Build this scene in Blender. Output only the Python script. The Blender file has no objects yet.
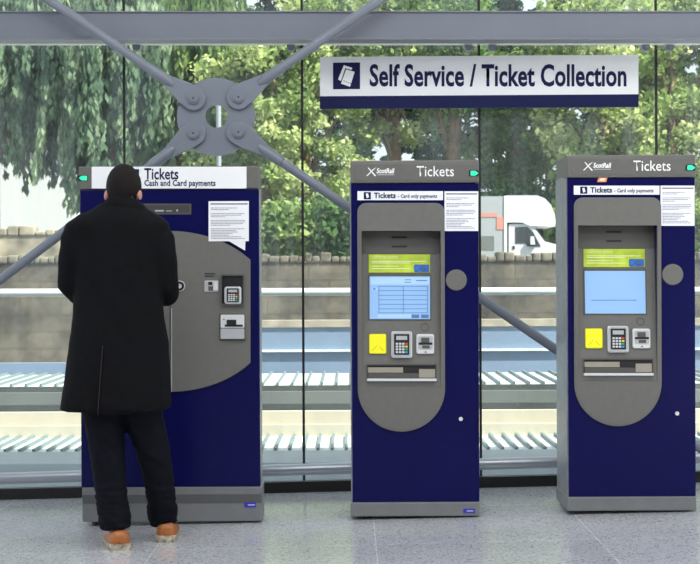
import bpy, bmesh, math, random
import numpy as np
from mathutils import Vector, Matrix, noise as mnoise
random.seed(7); np.random.seed(7)
S = bpy.context.scene
COL = S.collection

# ------------------------------------------------------------------ camera
F, CH, HZ, ROLL = 1425.0, 1.25, 275.0, 0.005      # focal px, eye height, horizon row, roll
cam = bpy.data.cameras.new('camera'); camo = bpy.data.objects.new('camera', cam); COL.objects.link(camo)
cam.sensor_width = 36; cam.sensor_fit = 'HORIZONTAL'; cam.lens = 36 * F / 700
cam.shift_y = -(282 - HZ) / 700
camo.matrix_world = Matrix.Translation((0, 0, CH)) @ Matrix.Rotation(math.pi / 2, 4, 'X') @ Matrix.Rotation(-ROLL, 4, 'Z')
cam.dof.use_dof = True; cam.dof.focus_distance = 7.2; cam.dof.aperture_fstop = 12
cam.clip_end = 500
S.camera = camo
# ------------------------------------------------------------------ light
w = bpy.data.worlds.new('world'); S.world = w; w.use_nodes = True
bg = w.node_tree.nodes['Background']; bg.inputs[0].default_value = (0.86, 0.93, 1.0, 1); bg.inputs[1].default_value = 1.25
sun = bpy.data.lights.new('sun', 'SUN'); sun.energy = 13.0; sun.angle = 0.02; sun.color = (1, .94, .84)
suno = bpy.data.objects.new('sun', sun); COL.objects.link(suno)
suno.rotation_euler = Vector((0.6, -0.34, 0.85)).to_track_quat('Z', 'Y').to_euler()
al = bpy.data.lights.new('hall_fill', 'AREA'); al.shape = 'RECTANGLE'; al.size = 6; al.size_y = 2.0; al.energy = 150  # unseen overhead fill light, added to brighten the dim hall
alo = bpy.data.objects.new('hall_fill', al); COL.objects.link(alo); alo.location = (0.3, 4.4, 4.85)
a2 = bpy.data.lights.new('rear_fill', 'AREA'); a2.shape = 'RECTANGLE'; a2.size = 6; a2.size_y = 2.0; a2.energy = 150  # second unseen fill, added farther back for the machine fronts
a2o = bpy.data.objects.new('rear_fill', a2); COL.objects.link(a2o); a2o.location = (0.3, 0.6, 4.85)
S.view_settings.view_transform = 'Standard'; S.view_settings.look = 'None'
S.view_settings.exposure = 0.15; S.view_settings.gamma = 1; S.view_settings.use_curve_mapping = False

# ------------------------------------------------------------------ helpers
def P(px, py, Z):
    dx, dy = px - 350, py - 282
    x0 = dx - ROLL * dy; y0 = dy + ROLL * dx + 282
    return Vector((x0 / F * Z, Z, CH - (y0 - HZ) / F * Z))
def fz(x): return 0.020 * x - 0.006                # the concourse floor climbs gently to the right

def mat(name, col, rough=.5, metal=0, spec=.5, var=0, vscale=8, bump=0, bscale=60, emit=0, coat=0):
    m = bpy.data.materials.new(name); m.use_nodes = True
    nt = m.node_tree; b = nt.nodes['Principled BSDF']
    b.inputs['Base Color'].default_value = (*col, 1); b.inputs['Roughness'].default_value = rough
    b.inputs['Metallic'].default_value = metal; b.inputs['Specular IOR Level'].default_value = spec
    b.inputs['Coat Weight'].default_value = coat
    tc = nt.nodes.new('ShaderNodeTexCoord')
    if var:
        n = nt.nodes.new('ShaderNodeTexNoise'); n.inputs['Scale'].default_value = vscale; n.inputs['Detail'].default_value = 5
        nt.links.new(tc.outputs['Object'], n.inputs['Vector'])
        r = nt.nodes.new('ShaderNodeValToRGB')
        r.color_ramp.elements[0].position = .3; r.color_ramp.elements[1].position = .7
        r.color_ramp.elements[0].color = (*[c * (1 - var) for c in col], 1)
        r.color_ramp.elements[1].color = (*[min(1, c * (1 + var)) for c in col], 1)
        nt.links.new(n.outputs['Fac'], r.inputs[0]); nt.links.new(r.outputs[0], b.inputs['Base Color'])
    if bump:
        n = nt.nodes.new('ShaderNodeTexNoise'); n.inputs['Scale'].default_value = bscale; n.inputs['Detail'].default_value = 3
        nt.links.new(tc.outputs['Object'], n.inputs['Vector'])
        bp = nt.nodes.new('ShaderNodeBump'); bp.inputs['Strength'].default_value = bump; bp.inputs['Distance'].default_value = .01
        nt.links.new(n.outputs['Fac'], bp.inputs['Height']); nt.links.new(bp.outputs[0], b.inputs['Normal'])
    if emit:
        b.inputs['Emission Color'].default_value = (*col, 1); b.inputs['Emission Strength'].default_value = emit
    return m

class MB:
    def __init__(s): s.bm = bmesh.new()
    def box(s, lo, hi, bev=0):
        r = bmesh.ops.create_cube(s.bm, size=1); vs = r['verts']
        for v in vs:
            v.co = Vector([lo[i] + (v.co[i] + .5) * (hi[i] - lo[i]) for i in range(3)])
        if bev:
            es = list({e for v in vs for e in v.link_edges})
            bmesh.ops.bevel(s.bm, geom=es, offset=bev, segments=2, affect='EDGES', profile=.6)
        return s
    def rings(s, rings, cap=True):
        bm = s.bm; vr = [[bm.verts.new(p) for p in r] for r in rings]; n = len(vr[0])
        for a, b in zip(vr, vr[1:]):
            for i in range(n):
                bm.faces.new((a[i], a[(i + 1) % n], b[(i + 1) % n], b[i]))
        if cap:
            bm.faces.new(vr[0][::-1]); bm.faces.new(vr[-1])
        return s
    def tube(s, pts, r, n=16):
        pts = [Vector(p) for p in pts]; rs = r if isinstance(r, (list, tuple)) else [r] * len(pts)
        out = []; up = None
        for i, p in enumerate(pts):
            d = (pts[min(i + 1, len(pts) - 1)] - pts[max(i - 1, 0)]).normalized()
            if up is None:
                up = d.orthogonal().normalized()
            up = (up - d * up.dot(d)).normalized(); sd = d.cross(up)
            out.append([p + (up * math.cos(t) + sd * math.sin(t)) * rs[i] for t in [2 * math.pi * k / n for k in range(n)]])
        return s.rings(out)
    def cyl(s, a, b, r, n=24): return s.tube([a, b], r, n)
    def plate(s, outer, fn, out, back=.003, holes=(), cham=0, insetfn=None):
        """a panel cut to a pixel outline, standing `out` metres proud and going `back` metres in"""
        bm = s.bm
        def loopring(pts, dy): return [bm.verts.new(fn(*p) + Vector((0, dy, 0))) for p in pts]
        loops = []
        for k, pts in enumerate([outer] + list(holes)):
            b = loopring(pts, back)
            if k == 0 and cham and insetfn:
                m_ = loopring(pts, -(out - cham)); f = loopring(insetfn, -out); seq = [b, m_, f]
            else:
                f = loopring(pts, -out); seq = [b, f]
            n = len(pts)
            for a_, b_ in zip(seq, seq[1:]):
                for i in range(n): bm.faces.new((a_[i], a_[(i + 1) % n], b_[(i + 1) % n], b_[i]))
            loops.append(f)
        es = [bm.edges.get((l[i], l[(i + 1) % len(l)])) for l in loops for i in range(len(l))]
        if holes: bmesh.ops.triangle_fill(bm, edges=es, use_beauty=True)
        else: bm.faces.new(loops[0])
        return s
    def build(s, name, m, parent=None, smooth=None, loc=None, recalc=True):
        if recalc: bmesh.ops.recalc_face_normals(s.bm, faces=s.bm.faces)
        me = bpy.data.meshes.new(name); s.bm.to_mesh(me); s.bm.free()
        return link(name, me, m, parent, smooth, loc)
def link(name, me, m, parent=None, smooth=None, loc=None):
    o = bpy.data.objects.new(name, me); COL.objects.link(o)
    for mm in (m if isinstance(m, (list, tuple)) else [m]): me.materials.append(mm)
    if parent is not None: o.parent = parent
    if loc is not None:
        o.location = loc; me.transform(Matrix.Translation(-Vector(loc)))
    if smooth: 
        me.shade_smooth()
        if smooth is not True: me.set_sharp_from_angle(angle=math.radians(smooth))
    return o
def empty(name, loc, label=None, cat=None, group=None):
    o = bpy.data.objects.new(name, None); COL.objects.link(o); o.location = loc; o.empty_display_size = .1
    if label: tag(o, label, cat, group)
    return o
def tag(o, label, cat, group=None, kind=None):
    o['label'] = label; o['category'] = cat
    if group: o['group'] = group
    if kind: o['kind'] = kind
    return o
def struct(o): o['kind'] = 'structure'; return o
def rrect(x0, y0, x1, y1, r=0, n=5):
    if not r: return [(x0, y0), (x1, y0), (x1, y1), (x0, y1)]
    pts = []
    for cx, cy, a in ((x1 - r, y0 + r, -90), (x1 - r, y1 - r, 0), (x0 + r, y1 - r, 90), (x0 + r, y0 + r, 180)):
        for k in range(n + 1):
            t = math.radians(a + 90 * k / n); pts.append((cx + r * math.cos(t), cy + r * math.sin(t)))
    return pts
def circ(cx, cy, r, n=24): return [(cx + r * math.cos(2 * math.pi * k / n), cy + r * math.sin(2 * math.pi * k / n)) for k in range(n)]
def pl(name, m, parent, outer, fn, out, back=.003, **k): return MB().plate(outer, fn, out, back, **k).build(name, m, parent)
def pad(name, m, parent, x0, y0, x1, y1, r, fn, out, back=.003, ch=.8):
    """rounded, chamfered panel"""
    return MB().plate(rrect(x0, y0, x1, y1, r), fn, out, back, cham=min(out * .6, .004),
                      insetfn=rrect(x0 + ch, y0 + ch, x1 - ch, y1 - ch, max(r - ch * .5, .3))).build(name, m, parent)
def text(name, body, m, parent, box, fn, out, bold=0.0, shear=0, res=3):
    """raised lettering filling the pixel box"""
    c = bpy.data.curves.new('t', 'FONT'); c.body = body; c.size = 1; c.offset = bold; c.resolution_u = res; c.shear = shear
    c.space_character = 1.02
    t = bpy.data.objects.new('t', c); COL.objects.link(t)
    dg = bpy.context.evaluated_depsgraph_get(); me = bpy.data.meshes.new_from_object(t.evaluated_get(dg))
    bpy.data.objects.remove(t); bpy.data.curves.remove(c)
    co = np.array([v.co[:] for v in me.vertices]); lo = co.min(0); hi = co.max(0)
    x0, y0, x1, y1 = box
    for v in me.vertices:
        u = (v.co.x - lo[0]) / (hi[0] - lo[0]); q = (v.co.y - lo[1]) / (hi[1] - lo[1])
        v.co = fn(x0 + u * (x1 - x0), y1 - q * (y1 - y0)) + Vector((0, -out, 0))
    o = link(name, me, m, parent); o.name = name
    return o
def evalmesh(o, remove=True):
    dg = bpy.context.evaluated_depsgraph_get(); me = bpy.data.meshes.new_from_object(o.evaluated_get(dg))
    if remove: bpy.data.objects.remove(o)
    return me

# ------------------------------------------------------------------ materials
M = {}
M['navy'] = mat('navy_paint', (.0038, .0042, .060), .25, spec=.2, coat=0, var=.05, vscale=3)
M['grey'] = mat('grey_fascia_paint', (.137, .134, .122), .45, var=.04, vscale=30)
M['greydark'] = mat('dark_grey_plastic', (.075, .073, .066), .5)
M['capgrey'] = mat('cap_grey_paint', (.118, .115, .105), .45, var=.05, vscale=20)
M['plinth'] = mat('plinth_grey', (.165, .17, .172), .42, var=.06, vscale=14)
M['plinthdark'] = mat('plinth_band_grey', (.085, .087, .087), .45)
M['steelside'] = mat('grey_steel_side', (.30, .315, .34), .38, metal=.35, var=.16, vscale=26)
M['silver'] = mat('silver_plastic', (.55, .56, .57), .3, metal=.4)
M['silverlit'] = mat('pale_silver', (.72, .73, .74), .3, metal=.2)
M['black'] = mat('black_plastic', (.012, .012, .013), .4)
M['blackmat'] = mat('black_silicone', (.008, .008, .009), .6)
M['white'] = mat('white_panel', (.80, .81, .82), .4, var=.02)
M['whitetext'] = mat('white_lettering', (.85, .85, .84), .5)
M['navytext'] = mat('navy_lettering', (.006, .009, .06), .6, spec=.2)
M['paper'] = mat('white_paper', (.82, .82, .85), .7, var=.03, vscale=12)
M['ink'] = mat('grey_ink', (.16, .16, .24), .7)
M['green'] = mat('green_lamp', (.02, .85, .32), .4, emit=.9)
M['screen'] = mat('blue_screen', (.22, .38, .62), .3, emit=.40)
M['screenline'] = mat('screen_blue_lines', (.08, .16, .34), .3, emit=.25)
M['screenpale'] = mat('screen_pale_field', (.30, .46, .70), .3, emit=.45)
M['lime'] = mat('lime_notice', (.42, .55, .04), .35, var=.25, vscale=14)
M['limetext'] = mat('pale_lime_lettering', (.75, .8, .45), .5)
M['cardblue'] = mat('card_picture_blue', (.03, .12, .40), .4, var=.4, vscale=60)
M['yellow'] = mat('yellow_pad', (.92, .86, .02), .35)
M['yellowdark'] = mat('yellow_emboss', (.72, .66, .01), .4)
M['red'] = mat('red_key', (.7, .05, .03), .4); M['ykey'] = mat('yellow_key', (.75, .6, .05), .4)
M['gkey'] = mat('green_key', (.03, .4, .15), .4); M['bkey'] = mat('blue_key', (.05, .3, .6), .4)
M['key'] = mat('pale_key', (.6, .62, .64), .4)
M['orange'] = mat('orange_patch', (.85, .3, .08), .5)
M['tagblue'] = mat('blue_plate', (.03, .03, .42), .4)
M['slotbeige'] = mat('slot_beige', (.30, .27, .22), .5)
M['slotdark'] = mat('display_grey', (.045, .045, .042), .4)
M['hoodshadegrey'] = mat('hood_shade_grey', (.085, .083, .072), .5)  # fascia grey darkened for the shade under the hood
M['beam'] = mat('grey_steel_paint', (.165, .18, .215), .45, var=.04, vscale=3)
M['rodgrey'] = mat('grey_bracing_paint', (.175, .195, .235), .4, var=.04, vscale=6)
M['rail'] = mat('brushed_rail', (.36, .38, .42), .32, metal=.6)

# ------------------------------------------------------------------ setting
def floor_material():
    m = mat('terrazzo', (.3, .3, .3), .13, spec=1.0); nt = m.node_tree; b = nt.nodes['Principled BSDF']
    tc = nt.nodes.new('ShaderNodeTexCoord'); L = nt.links.new
    v = nt.nodes.new('ShaderNodeTexVoronoi'); v.inputs['Scale'].default_value = 130; L(tc.outputs['Object'], v.inputs['Vector'])
    r = nt.nodes.new('ShaderNodeValToRGB'); L(v.outputs['Color'], r.inputs[0]); e = r.color_ramp
    e.elements[0].position = .12; e.elements[0].color = (.25, .26, .28, 1)
    e.elements[1].position = .97; e.elements[1].color = (.78, .78, .78, 1)
    k = e.elements.new(.3); k.color = (.53, .54, .575, 1); k = e.elements.new(.85); k.color = (.65, .655, .68, 1)
    n = nt.nodes.new('ShaderNodeTexNoise'); n.inputs['Scale'].default_value = 1.3; n.inputs['Detail'].default_value = 4
    L(tc.outputs['Object'], n.inputs['Vector'])
    mx = nt.nodes.new('ShaderNodeMix'); mx.data_type = 'RGBA'; mx.blend_type = 'MULTIPLY'; mx.inputs['Factor'].default_value = .3
    L(r.outputs[0], mx.inputs['A']); L(n.outputs['Fac'], mx.inputs['B'])
    # tile joints: running pattern of 1.03 m slabs
    br = nt.nodes.new('ShaderNodeTexBrick'); br.offset = 0; br.inputs['Scale'].default_value = 1
    br.inputs['Brick Width'].default_value = 1.03; br.inputs['Row Height'].default_value = 1.03; br.inputs['Mortar Size'].default_value = .0035
    br.inputs['Color1'].default_value = (1, 1, 1, 1); br.inputs['Color2'].default_value = (.9, .9, .9, 1); br.inputs['Mortar'].default_value = (1.3, 1.3, 1.3, 1)
    mp = nt.nodes.new('ShaderNodeMapping'); mp.inputs['Location'].default_value = (-.114 + 1.03, -6.62 + 1.03 * 8, 0)
    L(tc.outputs['Object'], mp.inputs['Vector']); L(mp.outputs[0], br.inputs['Vector'])
    m2 = nt.nodes.new('ShaderNodeMix'); m2.data_type = 'RGBA'; m2.blend_type = 'MULTIPLY'; m2.inputs['Factor'].default_value = 1
    L(mx.outputs['Result'], m2.inputs['A']); L(br.outputs['Color'], m2.inputs['B']); L(m2.outputs['Result'], b.inputs['Base Color'])
    return m
fl = MB()
xs = (-6, 6)
fl.rings([[(x, y, fz(x) - d) for y, d in ((-4, .25), (-4, 0), (8.36, 0), (8.36, .25))] for x in xs])
struct(fl.build('floor', floor_material()))
struct(MB().box((-6.2, -4.2, 5.0), (6.2, 8.7, 5.12)).build('shade_ceiling', M['white']))  # unseen roof slab, added to keep the sun out of the hall
struct(MB().box((-6, -4.2, -.2), (6, -4, 5.0)).build('dark_backing_wall', mat('dull_wall', (.10, .10, .105), .8, var=.1)))  # unseen dark wall, added so the machine fronts mirror less light

ZG = 8.34
def glass_material():
    m = bpy.data.materials.new('window_glass'); m.use_nodes = True; nt = m.node_tree; nt.nodes.clear(); L = nt.links.new
    out = nt.nodes.new('ShaderNodeOutputMaterial')
    tr = nt.nodes.new('ShaderNodeBsdfTransparent'); tr.inputs[0].default_value = (.93, .965, .95, 1)
    gl = nt.nodes.new('ShaderNodeBsdfGlossy'); gl.inputs['Roughness'].default_value = .02; gl.inputs[0].default_value = (.9, .95, 1, 1)
    df = nt.nodes.new('ShaderNodeBsdfDiffuse'); df.inputs[0].default_value = (.75, .82, .85, 1)  # streaky whitish haze painted into the glass for reflections and dust
    n = nt.nodes.new('ShaderNodeTexNoise'); n.inputs['Scale'].default_value = 2.2; n.inputs['Detail'].default_value = 5
    tc = nt.nodes.new('ShaderNodeTexCoord'); mp = nt.nodes.new('ShaderNodeMapping'); mp.inputs['Scale'].default_value = (5, 1, .5)
    L(tc.outputs['Object'], mp.inputs[0]); L(mp.outputs[0], n.inputs['Vector'])
    mr = nt.nodes.new('ShaderNodeMapRange'); mr.inputs['From Min'].default_value = .35; mr.inputs['From Max'].default_value = .75
    mr.inputs['To Min'].default_value = .02; mr.inputs['To Max'].default_value = .085
    L(n.outputs['Fac'], mr.inputs[0])
    m1 = nt.nodes.new('ShaderNodeMixShader'); L(mr.outputs[0], m1.inputs[0]); L(tr.outputs[0], m1.inputs[1]); L(df.outputs[0], m1.inputs[2])
    m2 = nt.nodes.new('ShaderNodeMixShader'); m2.inputs[0].default_value = .05; L(m1.outputs[0], m2.inputs[1]); L(gl.outputs[0], m2.inputs[2])
    L(m2.outputs[0], out.inputs[0]); return m
GL = glass_material()
def gx(px): return P(px, 282, ZG).x
edges = [-231 - 178, -231, -53, 125, 303, 480, 657, 835, 1012]
for i in range(8):
    a, b = gx(edges[i]) + .006, gx(edges[i + 1]) - .006
    o = struct(MB().box((a, ZG, fz((a + b) / 2) + .01), (b, ZG + .004, 5.0)).build('window_%d' % (i + 1), GL))
    for q in ((edges[i] + 12, 47.3), (edges[i + 1] - 12, 47.3)):
        c = P(q[0], q[1], ZG)
        bb = MB(); bb.cyl(c + Vector((0, -.03, 0)), c + Vector((0, .03, 0)), .024, 20); bb.cyl(c + Vector((0, -.036, 0)), c + Vector((0, -.02, 0)), .012, 12)
        bb.build('glass_bolt', M['rodgrey'], o, 40)
for i in range(1, 8):
    x = gx(edges[i]); struct(MB().box((x - .007, ZG - .004, fz(x) + .01), (x + .007, ZG + .008, 5.0)).build('trim_%d' % i, M['blackmat']))
k = MB()
k.rings([[(x, y, fz(x) + z) for y, z in ((8.28, 0), (8.28, .062), (8.335, .062), (8.335, 0))] for x in xs])
struct(k.build('trim_8', M['blackmat']))
# roof-edge beam
b0, b1 = P(-350, 25.5, 8.0), P(1050, 25, 8.0)
bt = MB()
hh = 13.3 / F * 8.0
bt.rings([[(p.x, p.y + y, p.z + z) for y, z in ((0, -hh), (0, hh), (.12, hh), (.12, -hh))] for p in (b0, b1)])
beam = bt.build('steel_beam', M['beam']); tag(beam, 'long grey painted steel beam running across the glass wall near the top', 'beam')
bt = MB()
bt.rings([[(p.x, p.y + y, p.z - hh + z) for y, z in ((-.012, -.007), (-.012, .003), (.13, .003), (.13, -.007))] for p in (b0, b1)])
bt.rings([[(p.x, p.y + y, p.z + hh + z) for y, z in ((-.012, -.003), (-.012, .004), (.13, .004), (.13, -.003))] for p in (b0, b1)])
bt.build('flange', M['rodgrey'], beam)
bt = MB()
c0, c1 = P(-350, 43.6, 8.26), P(1050, 43.1, 8.26)
bt.rings([[(p.x, p.y + y, p.z + z) for y, z in ((-.06, 0), (-.06, .06), (.07, .06), (.07, 0))] for p in (c0, c1)])
bt.build('glazing_channel', M['silverlit'], beam)
# low rail in front of the glass
r0, r1 = P(-300, 487.5, 8.1), P(1000, 448.5, 8.1)
rl = MB().cyl(r0, r1, .033, 24).build('guard_rail', M['rail'], None, 40)
tag(rl, 'round brushed steel rail running low along the foot of the glass wall', 'rail')
for px in (-60, 170, 415, 630, 800):
    t = (px - (-300)) / 1300; p = r0.lerp(r1, t)
    bk = MB(); bk.box((p.x - .02, p.y - .012, fz(p.x)), (p.x + .02, p.y + .012, p.z - .02)); bk.build('bracket', M['blackmat'], rl)

# ------------------------------------------------------------------ cross bracing
ZB = 7.9
hub = P(216, 117, ZB)
br = empty('cross_bracing', hub, 'grey steel cross bracing with round holed plate above the left ticket machine', 'bracing')
fnb = lambda x, y: P(x, y, ZB) - hub
pl('hub_plate', M['rodgrey'], br, circ(216, 117, 39, 48), fnb, .008, .008, holes=[circ(216.5, 116.5, 11.3, 32)])
def rod(pin, end):
    a = fnb(*pin); e = fnb(*end); d = (e - a).normalized(); n = Vector((-d.z, 0, d.x))
    s = ZB / F
    # teardrop clevis: round about the pin, narrowing to the rod
    mb = MB(); prof = []
    R = 12 * s
    for k in range(13):
        t = math.radians(90 + 180 * k / 12); prof.append(d * (R * math.cos(t)) + n * (R * math.sin(t)))
    prof += [d * (10 * s) - n * (11.2 * s), d * (34 * s) - n * (5.2 * s), d * (34 * s) + n * (5.2 * s), d * (10 * s) + n * (11.2 * s)]
    prof = [(a + p) for p in prof]
    y0 = -.030
    mb.rings([[p + Vector((0, y0 + .02, 0)) for p in prof], [p + Vector((0, y0 + .002, 0)) for p in prof], [a + (p - a) * .95 + Vector((0, y0, 0)) for p in prof]])
    off = Vector((0, -.02, 0))
    r_ = MB().tube([a + d * (24 * s) + off, a + d * (32 * s) + off, a + d * (52 * s) + off, a + d * (52.5 * s) + off, e + off], [3 * s, 5.5 * s, 5.5 * s, 4.7 * s, 4.7 * s], 20).build('rod', M['rodgrey'], br, 40)
    mb.build('clevis', M['rodgrey'], r_)
    pn = MB(); pn.cyl(a + Vector((0, -.042, 0)), a + Vector((0, 0, 0)), 5.8 * s, 28); pn.cyl(a + Vector((0, -.048, 0)), a + Vector((0, -.03, 0)), 4.2 * s, 20)
    pn.build('pin', M['rodgrey'], r_, 40)
    MB().cyl(a + Vector((0, -.0486, 0)), a + Vector((0, -.047, 0)), 1.0 * s, 10).build('pin_hole', M['black'], r_)
rod((194, 99), (-60, -74)); rod((239, 98), (470, -62)); rod((194, 134), (-60, 326)); rod((239, 133), (780, 503))

# ------------------------------------------------------------------ hanging sign
ZS = 8.27
so = P(479, 109, ZS)
sg = empty('ticket_sign', so, 'long white and navy sign reading Self Service / Ticket Collection on the glass', 'sign')
fs = lambda x, y: P(x, y, ZS) - so
pl('sign_panel', M['white'], sg, [(320, 57.3), (638, 55), (638, 94.5), (320, 96.5)], fs, .012, .012)
for q in ((330, 60), (628, 58), (330, 104), (628, 102)):
    c_ = fs(*q); MB().cyl(c_ + Vector((0, .01, 0)), c_ + Vector((0, ZG - ZS, 0)), .008, 12).build('standoff', M['silver'], sg, 40)
pl('navy_band', M['navytext'], sg, [(320, 96.5), (638, 94.5), (638, 107), (320, 109)], fs, .0122, .012)
pic = pl('pictogram', M['navytext'], sg, [(333, 63), (360, 62.8), (360, 89.3), (333, 89.5)], fs, .014, -.012)
pl('ticket_symbol', M['whitetext'], pic, [(343.8, 65.5), (352.2, 68.2), (349, 78), (341, 79.4), (342.2, 80), (340.6, 81.2), (338, 79.8)], fs, .0152, -.0142)
pl('ticket_gap', M['navytext'], pic, [(345.2, 68.6), (355.6, 71.4), (350.6, 88.4), (339.9, 84.6)], fs, .0158, -.0153)
tk = pl('ticket_symbol', M['whitetext'], pic, [(346, 69.8), (354.6, 72.2), (350, 87.2), (341, 84)], fs, .0166, -.0159)
for k in range(4):
    x_, y_ = 343.6 + 2.1 * k, 80.9 + .75 * k
    pl('perforation', M['navytext'], tk, [(x_, y_), (x_ + 1.1, y_ + .4), (x_ + .9, y_ + 1.1), (x_ - .2, y_ + .7)], fs, .0170, -.0166)
text('lettering', 'Self Service / Ticket Collection', M['navytext'], sg, (369.5, 64.3, 626, 87), fs, .0135, bold=.026)

# ------------------------------------------------------------------ ticket machines
ZM, DEP = 7.3, .37
NL = [0]
def pinpad(root, fn, x0, y0, x1, y1, body=None):
    k = pad('pin_pad', M['silver'], root, x0, y0, x1, y1, 2.5, fn, .022, ch=1)
    W, H = x1 - x0, y1 - y0
    f2 = lambda x, y: fn(x, y) + Vector((0, -.022, 0))
    pl('keypad_face', M['black'], k, rrect(x0 + W * .14, y0 + H * .1, x1 - W * .14, y1 - H * .12, 1), f2, .0015, 0)
    pl('display', M['silver'], k, rrect(x0 + W * .24, y0 + H * .17, x1 - W * .24, y0 + H * .32), f2, .0025, 0)
    kx0, kx1, ky0, ky1 = x0 + W * .2, x1 - W * .2, y0 + H * .41, y1 - H * .17
    cw, chh = (kx1 - kx0) / 4, (ky1 - ky0) / 4
    for r in range(4):
        for c in range(4):
            m_ = M['key'] if c < 3 else (M['red'], M['ykey'], M['gkey'], M['bkey'])[r]
            pl('key', m_, k, rrect(kx0 + c * cw + cw * .13, ky0 + r * chh + chh * .16, kx0 + (c + 1) * cw - cw * .13, ky0 + (r + 1) * chh - chh * .16), f2, .004, 0)
    return k
def logo_cap(root, fn, out):
    g = pl('operator_logo', M['whitetext'], root, [(367.6, 168), (368.6, 167.8), (376.3, 176.2), (374.6, 176.4)], fn, out, 0)
    pl('cross_stroke', M['whitetext'], g, [(367.6, 176), (366, 176.2), (372.5, 169.6), (376.4, 167.4)], fn, out, 0)
    text('logo_lettering', 'ScotRail', M['whitetext'], g, (376.5, 168.4, 394.3, 173.6), fn, out, bold=.035, shear=.15)
    pl('logo_underline', M['silver'], g, rrect(377.5, 174.6, 394, 175.3), fn, out, 0)
def feet(root, x0, x1, y0, y1):
    for x in (x0, x1):
        for y in (y0, y1):
            zf = fz(root.location.x + x) - root.location.z
            MB().cyl((x, y, zf), (x, y, .05), .022, 14).build('levelling_foot', M['black'], root)
def small_pictogram(root, x0, y0, x1, y1, fn, out, m_):
    g = pl('pictogram', M['navytext'], root, rrect(x0, y0, x1, y1), fn, out, 0)
    cx, cy, h = (x0 + x1) / 2, (y0 + y1) / 2, (y1 - y0)
    pl('ticket_symbol', M['whitetext'], g, [(cx - h * .22, cy - h * .28), (cx + h * .1, cy - h * .36), (cx + h * .25, cy + h * .2), (cx - h * .08, cy + h * .36)], fn, out + .0008, -out)

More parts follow.
